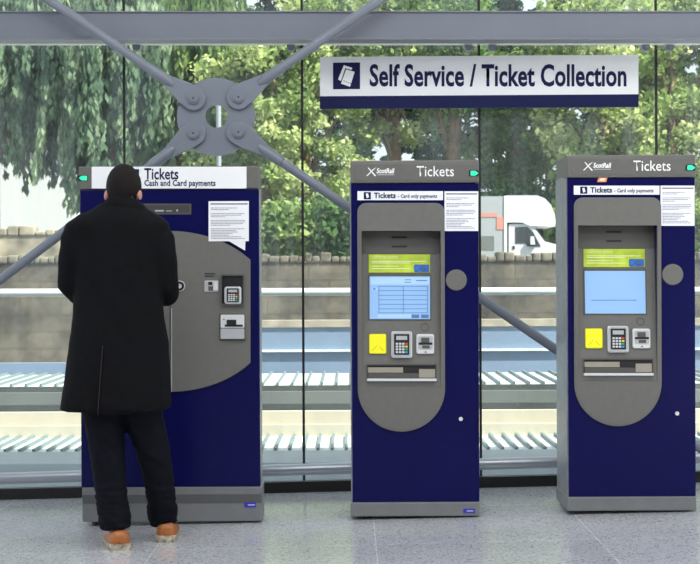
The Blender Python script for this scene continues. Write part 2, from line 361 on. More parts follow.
def card_machine(shift, label, plain):
    org = P(415, 517.5, ZM); org.y += DEP / 2
    root = empty('ticket_machine', org + shift, label, 'ticket machine', 'grey and navy card ticket machines')
    Lf = lambda x, y: P(x, y, ZM) - org
    RT, RB, RD = 231, 386, .075
    def Sl(x, y):
        t = (RB - y) / (RB - RT); return P(x, y, ZM - .0115 + (RD + .0115) * t) - org
    fy = -DEP / 2
    a, b = Lf(351.2, 502), Lf(478.6, 502)
    x0, x1 = a.x, b.x; zc = Lf(415, 183).z; zt = Lf(415, 160.5).z; zp = Lf(415, 502).z
    # cabinet shell, front door, cap, plinth
    MB().box((x0, fy + .09, zp - .02), (x1, DEP / 2, zc + .01)).build('cabinet', M['steelside'], root)
    mb = MB(); mb.box((x0, fy + .012, zp), (x0 + .008, fy + .095, zc)); mb.box((x1 - .008, fy + .012, zp), (x1, fy + .095, zc))
    mb.build('side_panel', M['steelside'], root)
    hole = rrect(361.5, RT, 440.5, RB)
    pl('front_door', M['navy'], root, [(351, 184), (478.2, 183.4), (479.4, 501.6), (352.6, 502.3)], Lf, 0, .085, holes=[hole])
    fo = rrect(357.3, 203, 444.4, 300, 9, 6)
    top = [p for p in fo if p[1] < 260]
    # order: build outline by hand - rounded top corners, half-round foot
    o_ = []
    for k in range(9):
        t = math.radians(180 + 90 * k / 8); o_.append((366.3 + 9 * math.cos(t), 212 + 9 * math.sin(t)))
    for k in range(9):
        t = math.radians(270 + 90 * k / 8); o_.append((435.4 + 9 * math.cos(t), 212 + 9 * math.sin(t)))
    for k in range(33):
        t = math.radians(180 * k / 32); o_.append((401.3 + 43.6 * math.cos(t), 388 + 43.4 * math.sin(t)))
    cx_, cy_ = 401, 315
    ins = [(cx_ + (x - cx_) * .975, cy_ + (y - cy_) * .991) for x, y in o_]
    fascia = MB().plate(o_, Lf, .010, .001, holes=[hole]).build('fascia', M['grey'], root)
    MB().plate([(cx_ + (x - cx_) * .955, cy_ + (y - cy_) * .983) for x, y in o_], Lf, .0125, -.009, holes=[rrect(361.4, RT, 440.6, RB)]).build('raised_face', M['grey'], fascia)
    rec = MB().plate(rrect(361.5, RT, 440.5, RB), Sl, 0, .01).build('recessed_panel', M['grey'], root)
    # walls of the recess
    mb = MB()
    for xx in (361.5, 440.5):
        q = [Lf(xx, RT), Lf(xx, RB), Sl(xx, RT)]
        q[0].y -= .009; q[1].y -= .009
        d = .002 if xx < 400 else -.002
        mb.rings([[p + Vector((-d, 0, 0)) for p in q], [p + Vector((d * .1, 0, 0)) for p in q]])
    q0, q1 = Lf(361.5, RT), Lf(440.5, RT)
    mb.box((q0.x, fy - .009, q0.z), (q1.x, fy + RD + .01, q0.z + .004))
    mb.build('hood', M['greydark'], rec)
    pl('shaded_speaker_panel', M['hoodshadegrey'], rec, rrect(362.2, RT + .6, 439.8, 253.6), Sl, .004, 0)  # hood's shade over the speaker band, put into a darker grey
    for y in (237.3, 246.5): pl('speaker_slot', M['black'], rec, rrect(391.5, y - 1, 407, y + 1, .9), Sl, .0048, 0)
    # lime notice
    g = pl('lime_notice', M['lime'], rec, rrect(368.6, 254.4, 430, 272.6, .6), Sl, .006, 0)
    f2 = lambda x, y: Sl(x, y) + Vector((0, -.006, 0))
    text('notice_heading', 'CUSTOMER NOTICE', M['limetext'], g, (371.5, 256.2, 398, 258.6), f2, .0008, bold=.0, res=2)
    for (xa, xb, y) in ((371.5, 426, 261), (371.5, 410, 262.6), (371.5, 398, 265.8), (371.5, 410, 268.2)):
        pl('notice_text', M['limetext'], g, rrect(xa, y, xb, y + .7), f2, .0006, 0)
    pl('card_picture', M['cardblue'], g, rrect(414, 264.5, 429, 272.2, 1.2), f2, .001, 0)
    # screen
    bz = pl('screen_bezel', M['greydark'], rec, rrect(367.8, 274.6, 431.2, 320.4, .8), Sl, .003, 0)
    sc = pl('screen', M['screen'], rec, rrect(369.6, 276.4, 430, 319), Sl, .0045, 0)
    f3 = lambda x, y: Sl(x, y) + Vector((0, -.0045, 0))
    if plain:
        pl('screen_text', M['screenline'], sc, rrect(376, 305.3, 421, 306), f3, .0006, 0)
    else:
        pl('screen_field', M['screenpale'], sc, rrect(370.5, 277.5, 429, 284.5), f3, .0004, 0)
        for q in ((372, 278.5, 377, 283), (404, 279, 412, 283), (372, 288, 377.5, 290), (377.8, 314.4, 411, 317.8)):
            pl('screen_field', M['screenpale'], sc, rrect(*q), f3, .0006, 0)
        for q in ((411.5, 314.5, 419, 318), (421, 314.5, 428.5, 318), (404.5, 279.4, 411, 280.2), (404.5, 281.8, 411, 282.6), (416, 280, 427, 281), (373, 288.2, 375.5, 289.6)):
            pl('screen_button', M['screenline'], sc, rrect(*q), f3, .0008, 0)
        ln = MB()
        for y in (286, 290.3, 295, 299.5, 304, 308.5, 312.5): ln.plate(rrect(378.5, y, 427.5, y + .55), f3, .0007, 0)
        for x in (378.5, 403, 427.2): ln.plate(rrect(x, 286, x + .6, 313), f3, .0007, 0)
        ln.build('screen_table', M['screenline'], sc)
    MB().plate(circ(424.6, 327, 4), Sl, .003, 0, holes=[circ(424.6, 327, 3.3)]).build('sensor_ring', M['greydark'], rec)
    yp = pad('contactless_pad', M['yellow'], rec, 369, 334, 386.2, 353.8, 1.6, Sl, .012)
    f4 = lambda x, y: Sl(x, y) + Vector((0, -.012, 0))
    MB().plate([(371.5, 350.5), (376.6, 345), (377.4, 345.4), (372.6, 350.8)], f4, .001, 0).plate([(379, 346.8), (379.8, 346), (384, 350.4), (383, 351)], f4, .001, 0).build('emboss', M['yellowdark'], yp)
    pinpad(rec, Sl, 391, 331.2, 412, 357.8)
    cs = pad('card_reader', M['silverlit'], rec, 416.3, 334, 434, 353.8, 2, Sl, .014)
    f5 = lambda x, y: Sl(x, y) + Vector((0, -.014, 0))
    pl('reader_inset', M['silver'], cs, rrect(418, 336, 432.6, 349.5, 2), f5, .0015, 0)
    pl('card_slot', M['black'], cs, rrect(418.5, 342.3, 432.2, 344.6, .5), f5, .003, 0)
    pl('slot_hood', M['greydark'], cs, rrect(421, 337.5, 429, 342, .6), f5, .006, 0)
    pl('slot_lip', M['greydark'], cs, rrect(422, 345.2, 429.5, 348.2, .6), f5, .004, 0)
    pl('arrow_mark', M['black'], cs, [(424.2, 352.4), (425.4, 350.8), (426.6, 352.4)], f5, .001, 0)
    # ticket tray: opening with blocks inside and a lip
    f6 = Sl
    tr = MB().plate(rrect(366.6, 364, 436.4, 379.4), f6, .010, 0, holes=[rrect(367.4, 365.2, 435.6, 378)]).build('ticket_tray', M['greydark'], rec)
    pl('tray_back', M['black'], tr, rrect(367.2, 365, 435.8, 378.2), f6, .0015, 0)
    pl('tray_chute', M['slotbeige'], tr, rrect(368, 367.3, 403, 372.6), f6, .004, 0)
    pl('tray_floor', M['greydark'], tr, rrect(368, 373.2, 435.4, 378), f6, .005, 0)
    pl('tray_block', M['slotbeige'], tr, rrect(419, 369, 435, 377.5), f6, .007, 0)
    pad('tray_lip', M['silverlit'], tr, 366.8, 378.4, 436.4, 381, .6, f6, .022, ch=.4)
    # door furniture
    disc = MB().plate(circ(456.2, 280, 10.6, 32), Lf, .006, 0, cham=.003, insetfn=circ(456.2, 280, 10.1, 32)).build('lock_cover', M['grey'], root)
    MB().plate(circ(460.7, 418.9, 2, 14), Lf, .006, 0).build('door_lock', M['silverlit'], root)
    st = pl('name_strip', M['white'], root, rrect(357.4, 191.2, 443, 200.2), Lf, .004, 0)
    f7 = lambda x, y: Lf(x, y) + Vector((0, -.004, 0))
    small_pictogram(st, 363.7, 192.2, 370.8, 199.3, f7, .001, None)
    text('lettering', 'Tickets', M['navytext'], st, (373.8, 192.6, 395.6, 198.3), f7, .001, bold=.03, res=2)
    text('small_lettering', '- Card only payments', M['navytext'], st, (397.6, 194, 437, 199.2), f7, .001, bold=.022, res=1)
    # cap
    x0c, x1c = Lf(350.4, 170).x, Lf(478.8, 170).x
    cap = MB().box((x0c, fy - .012, zc), (x1c, DEP / 2, zt), .008).build('cap', M['capgrey'], root)
    fc = lambda x, y: Lf(x, y) + Vector((0, -.012, 0))
    MB().plate(rrect(354.5, 163.5, 475, 180.5, 3), fc, .0016, 0, cham=.001, insetfn=rrect(355, 164, 474.5, 180, 2.6)).build('cap_face', M['capgrey'], cap)
    fc2 = lambda x, y: Lf(x, y) + Vector((0, -.0136, 0))
    logo_cap(cap, fc2, .001)
    text('cap_lettering', 'Tickets', M['whitetext'], cap, (416.5, 166.3, 453.6, 176.6), fc2, .001, bold=.004)
    lamp = pl('lamp_housing', M['black'], cap, rrect(468.6, 170.4, 478.4, 176.3, .6), fc, .003, 0)
    pl('status_lamp', M['green'], lamp, [(470.5, 171.2), (475, 171.2), (478, 173.4), (475, 175.6), (470.5, 175.6)], fc, .0045, 0)
    # plinth
    pb = 0.0
    MB().box((x0 - .004, fy - .012, .008), (x1 + .006, DEP / 2, zp), .006).build('plinth', M['plinth'], root)
    if not plain:
        t_ = pl('maker_plate', M['tagblue'], root, rrect(463, 508.3, 474.6, 512.6), lambda x, y: Lf(x, y) + Vector((0, -.012, 0)), .0015, 0)
        pl('plate_lettering', M['key'], t_, rrect(466.5, 510, 473, 511), lambda x, y: Lf(x, y) + Vector((0, -.0135, 0)), .0006, 0)
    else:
        sk = pl('patch', M['orange'], root, [(597, 182), (598.5, 177.4), (607.4, 177.4), (606, 182)], lambda x, y: P(x, y, ZM) - org - shift, .004, 0)  # orange patch at the door top, white in the middle
        pl('patch_middle', M['whitetext'], sk, [(599.5, 180.6), (600.3, 178.2), (605, 178.2), (604.2, 180.6)], lambda x, y: P(x, y, ZM) - org - shift, .0046, 0)
    feet(root, x0 + .05, x1 - .05, fy + .05, DEP / 2 - .05)
    return root
def notice(x0, y0, x1, y1, label, lines, out=.001, skew=0):
    c = P((x0 + x1) / 2, y1, ZM); f = lambda x, y: P(x, y, ZM) - c
    o = MB().plate([(x0, y0), (x1, y0 + skew), (x1, y1 + skew), (x0, y1)], f, out + .0012, -out).build('paper_notice', M['paper'])
    o.location = c; tag(o, label, 'notice', 'paper notices taped to the ticket machines')
    mb = MB(); H = y1 - y0; W = x1 - x0
    for (v, l) in lines:
        x = x0 + W * .06; xe = x0 + W * (.06 + .88 * l)
        while x < xe:
            wd = random.uniform(1.2, 3.6); mb.plate(rrect(x, y0 + H * v, min(x + wd, xe), y0 + H * v + .62), f, out + .0016, -out - .0012); x += wd + .5
    mb.build('printed_text', M['ink'], o)
    hd = MB().plate(rrect(x0 + W * .05, y0 + H * .05, x1 - W * .03, y0 + H * .05 + 1.3), f, out + .0016, -out - .0012).build('printed_heading', M['ink'], o)
    return o
LINES = [(.16, .75), (.20, .5), (.30, .95), (.34, .85), (.38, .4), (.47, .95), (.51, .98), (.55, .9), (.59, .55), (.68, .95), (.72, .7), (.76, .75), (.80, .6), (.84, .5), (.88, .85), (.92, .95)]
mid = card_machine(Vector((0, 0, 0)), 'navy ticket machine in the middle with a table of boxes on its screen', False)
RS = P(631.3, 512, ZM) - P(415, 517.5, ZM)
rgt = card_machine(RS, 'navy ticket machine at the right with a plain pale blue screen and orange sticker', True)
notice(444.4, 191.3, 478.2, 231, 'white printed notice taped to the middle ticket machine beside its name strip', LINES)
notice(660.4, 185.6, 694.4, 225.8, 'white printed notice taped to the right ticket machine above its round grey cover', LINES)

# left, wide machine
def wide_machine():
    DEP = .2; org = P(170.5, 522.5, ZM); org.y += DEP / 2
    root = empty('ticket_machine', org, 'wide navy ticket machine for cash and cards with rounded grey panel, at the left', 'ticket machine')
    Lf = lambda x, y: P(x, y, ZM) - org
    off = lambda d: (lambda x, y: Lf(x, y) + Vector((0, -d, 0)))
    fy = -DEP / 2
    x0, x1 = Lf(80.3, 300).x, Lf(259.4, 300).x; zc = Lf(170, 189.5).z; zt = Lf(170, 166.4).z; zp = Lf(170, 487).z
    MB().box((x0 + .003, fy + .02, zp - .02), (x1 - .001, DEP / 2, zc + .01)).build('cabinet', M['steelside'], root)
    MB().box((x0, fy, zp), (x1, fy + .03, zc), .004).build('front_door', M['navy'], root)
    cap = MB().box((x0 - .004, fy - .008, zc + .004), (x1, DEP / 2, zt), .004).build('cap', M['capgrey'], root)
    wp = pl('cap_panel', M['white'], cap, rrect(92, 166.9, 246.6, 188.6), off(.008), .003, 0)
    text('lettering', 'Tickets', M['navytext'], wp, (144.6, 168.3, 178.6, 179.8), off(.011), .001, bold=.02)
    text('small_lettering', 'Cash and Card payments', M['navytext'], wp, (144.6, 180, 215.8, 188), off(.011), .001, bold=.025, res=2)
    small_pictogram(wp, 121, 169.3, 139.4, 187.4, off(.011), .001, None)
    lh = pl('lamp_housing', M['black'], cap, rrect(78.8, 175.6, 88, 181), off(.008), .002, 0)
    pl('status_lamp', M['green'], lh, [(87.2, 176.2), (82, 176.2), (79.5, 178.2), (82, 180.4), (87.2, 180.4)], off(.008), .004, 0)
    # display window
    d = pl('display_window', M['greydark'], root, rrect(104, 203.6, 191.2, 214.4, .6), Lf, .003, 0)
    pl('display_glass', M['slotdark'], d, rrect(106, 205.2, 189.6, 212.8), Lf, .0036, 0)
    for q in ((155, 210, 164, 211.6), (176.5, 209.5, 178, 211.5), (166, 210.6, 172, 211.4)): pl('display_text', M['silver'], d, rrect(*q), Lf, .0042, 0)
    # grey lens-shaped panel, cut off straight at both sides
    o_ = []
    cx, cy = 170, 311.3; A, B = 104.8, 80.3
    for sgn in (1, -1):
        for k in range(25):
            x = (-80.5 + 161 * k / 24) * sgn
            o_.append((cx + x, cy - sgn * B * math.sqrt(1 - (x / A) ** 2)))
    pl('grey_panel', M['grey'], root, o_, Lf, .010, 0)
    f1 = off(.010)
    pl('panel_seam', M['silver'], root, rrect(171.2, 308, 172.3, 391.5), f1, .0012, 0)
    pl('panel_groove', M['black'], root, rrect(170, 231, 170.8, 391.8), f1, .0008, 0)
    kl = MB().plate(circ(180, 286, 5.4, 24), f1, .006, 0).build('round_lock', M['silverlit'], root)
    MB().plate(circ(180, 286, 4.6, 24), off(.016), .004, 0, holes=[circ(180, 286, 2.4, 18)]).build('lock_ring', M['black'], kl)
    for y in (273.2, 275.6): pl('slot_caption', M['black'], root, rrect(205, y, 215.5 if y < 274 else 214, y + 1.2), f1, .0008, 0)
    c = pad('coin_slot', M['silver'], root, 204.6, 280.6, 219, 292, 1.5, f1, .008)
    pl('slot_mouth', M['black'], c, rrect(208.6, 281.8, 212.6, 285), off(.018), .0012, 0)
    pl('slot_mouth', M['greydark'], c, rrect(208.6, 286.2, 213.4, 290.6), off(.018), .0012, 0)
    pl('slot_trim', M['silverlit'], c, rrect(213.8, 282, 218.2, 290), off(.018), .003, 0)
    # keypad in a dark niche: frame stands proud, pad sits back inside
    nf = MB().plate(rrect(221, 274.6, 244.4, 305.4, .8), f1, .016, 0, holes=[rrect(222.2, 275.8, 243.2, 303.4)]).build('keypad_niche', M['greydark'], root)
    pl('niche_back', M['black'], nf, rrect(222, 275.6, 243.4, 303.6), f1, .001, 0)
    pinpad(root, off(.012), 225, 286.6, 241.6, 304)
    r = pad('card_reader', M['greydark'], root, 219.6, 313.6, 245.8, 340.4, 1.2, f1, .008)
    pl('reader_face', M['silverlit'], r, rrect(221, 314.6, 244.6, 327.6, 1), off(.018), .004, 0)
    pl('reader_ledge', M['silver'], r, rrect(221, 328.4, 244.6, 338.6, 1), off(.018), .010, 0)
    pl('card_slot', M['black'], r, rrect(225, 324.4, 243, 326.6), off(.022), .001, 0)
    pl('slot_hood', M['black'], r, rrect(227, 319.6, 236.6, 324.4, .6), off(.022), .008, 0)
    pl('slot_light', M['gkey'], r, circ(224.2, 319.3, .9, 10), off(.022), .001, 0)
    # plinth with a darker band
    xp0, xp1 = Lf(82.4, 505).x, Lf(262, 505).x
    p = MB(); p.box((xp0, fy - .01, .006), (xp1, DEP / 2, zp), .005); p = p.build('plinth', M['plinth'], root)
    pl('plinth_band', M['plinthdark'], p, [(83, 494.6), (261.8, 493.8), (261.8, 502.6), (83, 503.4)], off(.01), .0015, 0)
    t_ = pl('maker_plate', M['tagblue'], root, rrect(244.6, 502, 256, 507), off(.01), .003, 0)
    pl('plate_lettering', M['key'], t_, rrect(248, 504, 255, 505), off(.01), .0036, 0)
    feet(root, xp0 + .06, xp1 - .06, fy + .05, DEP / 2 - .05)
wide_machine()
nt_ = notice(208.8, 201.4, 249, 241.4, 'white printed notice taped to the wide left machine beside the card slots', LINES, out=.0135, skew=-.2)
c = P(240, 250, ZM)
f_ = lambda x, y: P(x, y, ZM) - c
o = MB().plate([(227, 240), (245.6, 240), (245.2, 250.6)], f_, .0132, -.0115).build('paper_slip', M['paper'])
o.location = c; tag(o, 'white paper corner poking out below the notice on the wide left machine', 'paper')

# ------------------------------------------------------------------ person
M['skin'] = mat('skin', (.42, .20, .15), .5, var=.06, vscale=20)
M['hair'] = mat('dark_hair', (.009, .007, .006), .7, spec=.15, bump=.6, bscale=160)
M['coat'] = mat('black_wool', (.0038, .0038, .0050), .85, spec=.12, var=.2, vscale=40, bump=.25, bscale=220)
M['coatedge'] = mat('black_wool_edge', (.02, .02, .023), .8, spec=.3)
M['jeans'] = mat('dark_denim', (.0035, .0042, .0075), .8, spec=.12, var=.3, vscale=30, bump=.3, bscale=30)
M['tan'] = mat('tan_leather', (.33, .105, .022), .42, var=.22, vscale=25)
M['sole'] = mat('cream_sole', (.36, .31, .23), .6, var=.7, vscale=38)
M['eye'] = mat('eye', (.05, .03, .02), .2)
ZP = 6.74; PX = F / ZP
po = P(132, 545, 6.72); po.z = fz(po.x)
W = lambda x, y, dz=0: P(x, y, ZP) + Vector((0, dz, 0)) - po
def skin(verts, edges, radii, sub=2):
    me = bpy.data.meshes.new('s'); me.from_pydata([tuple(v) for v in verts], edges, [])
    o = bpy.data.objects.new('s', me); COL.objects.link(o)
    md = o.modifiers.new('k', 'SKIN'); md.use_smooth_shade = True
    for i, r in enumerate(radii):
        r = (r, r) if not isinstance(r, tuple) else r
        me.skin_vertices[0].data[i].radius = r
    me.skin_vertices[0].data[0].use_root = True
    sd = o.modifiers.new('d', 'SUBSURF'); sd.levels = sub; sd.render_levels = sub
    return evalmesh(o)
def remesh(bm_list, vox, smooth=3):
    bm = bmesh.new()
    for me in bm_list: bm.from_mesh(me)
    me = bpy.data.meshes.new('r'); bm.to_mesh(me); bm.free()
    o = bpy.data.objects.new('r', me); COL.objects.link(o)
    md = o.modifiers.new('r', 'REMESH'); md.mode = 'VOXEL'; md.voxel_size = vox
    sm = o.modifiers.new('s', 'SMOOTH'); sm.iterations = smooth; sm.factor = .5
    return evalmesh(o)
def mb2me(mb):
    bmesh.ops.recalc_face_normals(mb.bm, faces=mb.bm.faces)
    me = bpy.data.meshes.new('m'); mb.bm.to_mesh(me); mb.bm.free(); return me
def ell(c, r, rot=None, seg=32):
    bm = bmesh.new(); bmesh.ops.create_uvsphere(bm, u_segments=seg, v_segments=seg // 2, radius=1)
    mt = Matrix.Translation(c) @ (rot or Matrix()) @ Matrix.Diagonal((*r, 1))
    bm.transform(mt); me = bpy.data.meshes.new('e'); bm.to_mesh(me); bm.free(); return me
foot = {}
for s, px, py in ((-1, 120, 550), (1, 166, 541.5)):
    # distance at which the sole meets the sloping floor
    Z = 6.7
    for _ in range(20):
        p = P(px, py, Z); Z *= (CH - fz(p.x)) / (CH - p.z)
    foot[s] = P(px, py, Z); foot[s].z = fz(foot[s].x); foot[s] = foot[s] - po
TH = {-1: math.radians(18), 1: math.radians(3)}         # toe-out
def fdir(s): return Vector((-math.sin(TH[s]), math.cos(TH[s]), 0))
LEG = {-1: [(392, 100, .105), (420, 104, .094), (450, 107, .084), (478, 109.5, .077), (505, 112.5, .074), (518, 114.5, .078), (528, 115.5, .074)],
          1: [(392, 140, .105), (420, 144.5, .092), (450, 153, .081), (478, 158, .074), (500, 161, .070), (510, 162, .074), (519.5, 163, .070)]}
V, E, R = [], [], []
def vtx(p, r, prev=None):
    V.append(Vector(p)); R.append(r); i = len(V) - 1
    if prev is not None: E.append((prev, i))
    return i
pel = vtx(W(121, 375, .03), .10); wa = vtx(W(120, 320, .03), .085, pel); chs = vtx(W(120, 260, .03), .09, wa)
shd = vtx(W(120, 226, .02), .075, chs); nk = vtx(W(121.5, 204, .02), .058, shd); nk2 = vtx(W(122, 192, .05), .06, nk)
hand = {}
for s, sh, el, wr in ((-1, (84, 226), (71, 290), (98, 296)), (1, (152, 226), (162, 292), (158, 292))):
    a = vtx(W(*sh, .0), .06, shd); b = vtx(W((sh[0] + el[0]) / 2 - 2 * -s, 258, .0), .048, a); c_ = vtx(W(*el, .02), .042, b)
    wv = W(*wr, .27); d = vtx(wv, .03, c_); hv = wv + Vector((-s * .01, .06, .005)); h = vtx(hv, (.036, .022), d)
    hand[s] = (wv, hv)
for s in (-1, 1):
    ft = foot[s] + fdir(s) * .06
    hp = vtx(W(121 + s * 20, 392), .088, pel)
    pr_ = LEG[s]; lp = [P(x, y, po.y + ft.y * i / (len(pr_) - 1)) - po for i, (y, x, q) in enumerate(pr_)]
    th_ = vtx(lp[1], .07, hp); kn = vtx(lp[2], .058, th_); cf = vtx(lp[3], .052, kn)
    an = vtx(Vector((lp[-1].x, ft.y, .11)), .042, cf)
    hl = vtx(ft + Vector((0, 0, .055)), .04, an); t1 = vtx(ft + fdir(s) * .13 + Vector((0, 0, .045)), .036, hl)
parts = [skin(V, E, R)]
hc = W(122.0, 186.8, .055); tilt = Matrix.Rotation(math.radians(-22), 4, 'X')
hm = lambda v: hc + (tilt @ Vector(v))
parts.append(ell(hc, (.075, .098, .104), tilt))                                   # skull
parts.append(ell(hm((0, .038, -.072)), (.060, .066, .080), tilt))                   # jaw
parts.append(ell(hm((0, .104, -.022)), (.013, .022, .022), tilt, 16))              # nose
parts.append(ell(hm((0, .092, .018)), (.055, .012, .012), tilt, 16))               # brow
parts.append(ell(hm((0, .098, -.075)), (.024, .012, .009), tilt, 16))              # lips
parts.append(ell(hm((0, .078, -.112)), (.034, .03, .03), tilt, 16))               # chin
for s in (-1, 1):
    parts.append(ell(hm((s * .080, -.012, -.046)), (.010, .018, .028), tilt @ Matrix.Rotation(s * -.35, 4, 'Z'), 16))
    wv, hv = hand[s]
    parts.append(ell(hv + Vector((0, -.012, 0)), (.044, .052, .018), None, 20)); parts.append(ell(wv + Vector((0, .01, 0)), (.03, .05, .026), None, 20))
    for k, (ox, ln) in enumerate(((-.030, .058), (-.010, .072), (.010, .076), (.029, .068))):
        b = hv + Vector((ox * 1.0, .018, 0)); sp = ox * .25
        pts = [b, b + Vector((sp * .5, ln * .5, .004)), b + Vector((sp, ln * .85, -.012)), b + Vector((sp, ln * 1.08, -.032))]
        parts.append(skin(pts, [(0, 1), (1, 2), (2, 3)], [.0095, .009, .0085, .0075], 1))
    b = wv + Vector((-s * .022, .025, -.004))
    parts.append(skin([b, b + Vector((-s * .03, .028, -.008)), b + Vector((-s * .04, .058, -.014)), b + Vector((-s * .038, .08, -.022))], [(0, 1), (1, 2), (2, 3)], [.012, .011, .010, .0085], 1))
me = remesh(parts, .0055, 2)
body = link('person', me, M['skin'], None, True); body.location = po
tag(body, 'man in long black coat and tan shoes seen from behind, using the wide ticket machine', 'person')
for s in (-1, 1):
    link('eye', ell(hm((s * .032, .086, -.002)), (.012, .012, .009), tilt, 16), M['eye'], body, True)
# hair: cap over the back and top of the head
def hair():
    bm = bmesh.new(); bmesh.ops.create_uvsphere(bm, u_segments=48, v_segments=32, radius=1)
    dele = []
    for v in bm.verts:
        x, y, z = v.co
        lim = -.86 + .25 * abs(x) if y < .05 else -.80 + (y - .05) * 1.6        # hairline: low at the nape, high at the brow
        if abs(x) > .84: lim = max(lim, -.48 + max(0, y + .1) * .9)
        if z < lim: dele.append(v)
    bmesh.ops.delete(bm, geom=dele, context='VERTS')
    for v in bm.verts:
        n = mnoise.noise(v.co * 6) * .02 + mnoise.noise(v.co * 18) * .012
        fade = min(1, max(0, (v.co.z + .62) / .5))
        k = 1 + n + .05 * fade
        v.co = Vector((v.co.x * .0765 * k, v.co.y * .1005 * k, v.co.z * .106 * k))
    bm.transform(Matrix.Translation(hc) @ tilt)
    me = bpy.data.meshes.new('hair'); bm.to_mesh(me); bm.free()
    o = bpy.data.objects.new('h', me); COL.objects.link(o)
    sd = o.modifiers.new('s', 'SOLIDIFY'); sd.thickness = .007; sd.offset = 0
    sb = o.modifiers.new('b', 'SUBSURF'); sb.levels = 1; sb.render_levels = 1
    link('hair', evalmesh(o), M['hair'], body, True)
hair()
# coat: lofted body plus sleeves, fused into one garment
def ring(y, xl, xr, b, yc=0, ex=2.3, n=56):
    c = W((xl + xr) / 2, y, yc); a = (xr - xl) / 2 / PX; out = []
    for k in range(n):
        t = 2 * math.pi * k / n; ct, st = math.cos(t), math.sin(t)
        out.append(c + Vector((a * abs(ct) ** (2 / ex) * (1 if ct > 0 else -1), b * abs(st) ** (2 / ex) * (1 if st > 0 else -1), 0)))
    return out
cr = MB()
cr.rings([ring(409, 60, 171.5, .185, .0, 2.5), ring(400, 61.3, 171, .18, .0, 2.5), ring(380, 64.5, 170, .172, .0, 2.4), ring(345, 69.5, 167.5, .155, .0, 2.3), ring(318, 73, 164, .14, .0, 2.3),
          ring(290, 75.5, 162, .13, .0, 2.3), ring(262, 74, 163, .13, .0, 2.3), ring(240, 71, 165.5, .128, .0, 2.3), ring(226, 63.5, 170, .118, .0, 2.5), ring(221, 67, 167, .112, .0, 2.3),
          ring(216, 76, 160, .103, .0, 2.1), ring(211, 86, 152, .09, .005, 2.0), ring(206.5, 95.5, 144, .078, .012, 2), ring(202, 100, 142, .07, .02, 2)])
coatparts = [mb2me(cr)]
for s, pts in ((-1, [(82, 226, .0, .060), (75, 240, .0, .072), (72.5, 262, .0, .069), (71.5, 284, .02, .065), (76, 293, .09, .062), (88, 295, .18, .054), (96, 296, .24, .046)]),
               (1, [(154, 226, .0, .060), (160, 240, .0, .072), (162.5, 262, .0, .069), (163.5, 285, .02, .065), (163, 294, .09, .062), (161, 293, .18, .054), (159, 292, .24, .046)])):
    coatparts.append(mb2me(MB().tube([W(x, y, d) for x, y, d, r in pts], [r for *_, r in pts], 20)))
me = remesh(coatparts, .011, 4)
for v in me.vertices:
    z = v.co.z; p = v.co
    fold = mnoise.noise(Vector((p.x * 9, p.y * 9, p.z * 2.2))) * .007 + mnoise.noise(Vector((p.x * 5, p.y * 5, p.z * 11 + p.x * 12))) * .006 * (1 if z > .9 else .3)
    v.co += v.normal * fold
coat = link('coat', me, M['coat'], body, True)
# collar standing round the neck
col_ = []
for y, xl, xr, b, yc in ((207, 92, 150, .083, .014), (203, 95, 148, .082, .017), (197, 100.5, 143.5, .076, .028), (195, 103, 141, .070, .032), (197, 104.5, 139.5, .066, .034), (203, 103, 141, .066, .03)):
    col_.append(ring(y, xl, xr, b, yc, 2.0, 40))
for rg in col_:
    cx_ = sum(p.x for p in rg) / len(rg); ax_ = max(p.x for p in rg) - cx_; yb_ = min(p.y for p in rg); yf_ = max(p.y for p in rg)
    for p in rg: p.z -= .038 * ((p.x - cx_) / ax_) ** 2 + .14 * max(0, (p.y - yb_) / (yf_ - yb_) - .5)
MB().rings(col_, cap=False).build('collar', M['coat'], coat, True)
# centre-back vent: the right panel laps over the left one
mb = MB(); prev = []
def backy(z, x, tree=[None]):
    from mathutils.bvhtree import BVHTree
    if tree[0] is None: tree[0] = BVHTree.FromObject(coat, bpy.context.evaluated_depsgraph_get())
    h = tree[0].ray_cast(Vector((x, -2, z)), Vector((0, 1, 0)))
    return h[0].y if h[0] is not None else -.15
bpy.context.view_layer.update()
rows = []
for k in range(13):
    y = 344 + 67 * k / 12; xa = 108.5 - 3.6 * k / 12; t = k / 12
    row = []
    for j in range(6):
        x = xa + j * 4.2; q = W(x, y); yb = backy(q.z, q.x)
        row.append(Vector((q.x, yb - (.004 + .008 * t) * (1 - j / 5) - .0005, q.z)))
    rows.append(row)
bm = mb.bm; g = [[bm.verts.new(p) for p in r] for r in rows]; gb = [[bm.verts.new(p + Vector((0, .006, 0))) for p in r] for r in rows]
for a in range(12):
    for j in range(5):
        bm.faces.new((g[a][j], g[a][j + 1], g[a + 1][j + 1], g[a + 1][j]))
    bm.faces.new((g[a][0], g[a + 1][0], gb[a + 1][0], gb[a][0]))
vent = mb.build('vent_flap', M['coat'], coat, True)
mb = MB(); mb.tube([r[0] + Vector((0, -.001, 0)) for r in rows], .0022, 8); mb.build('vent_edge', M['coatedge'], coat)
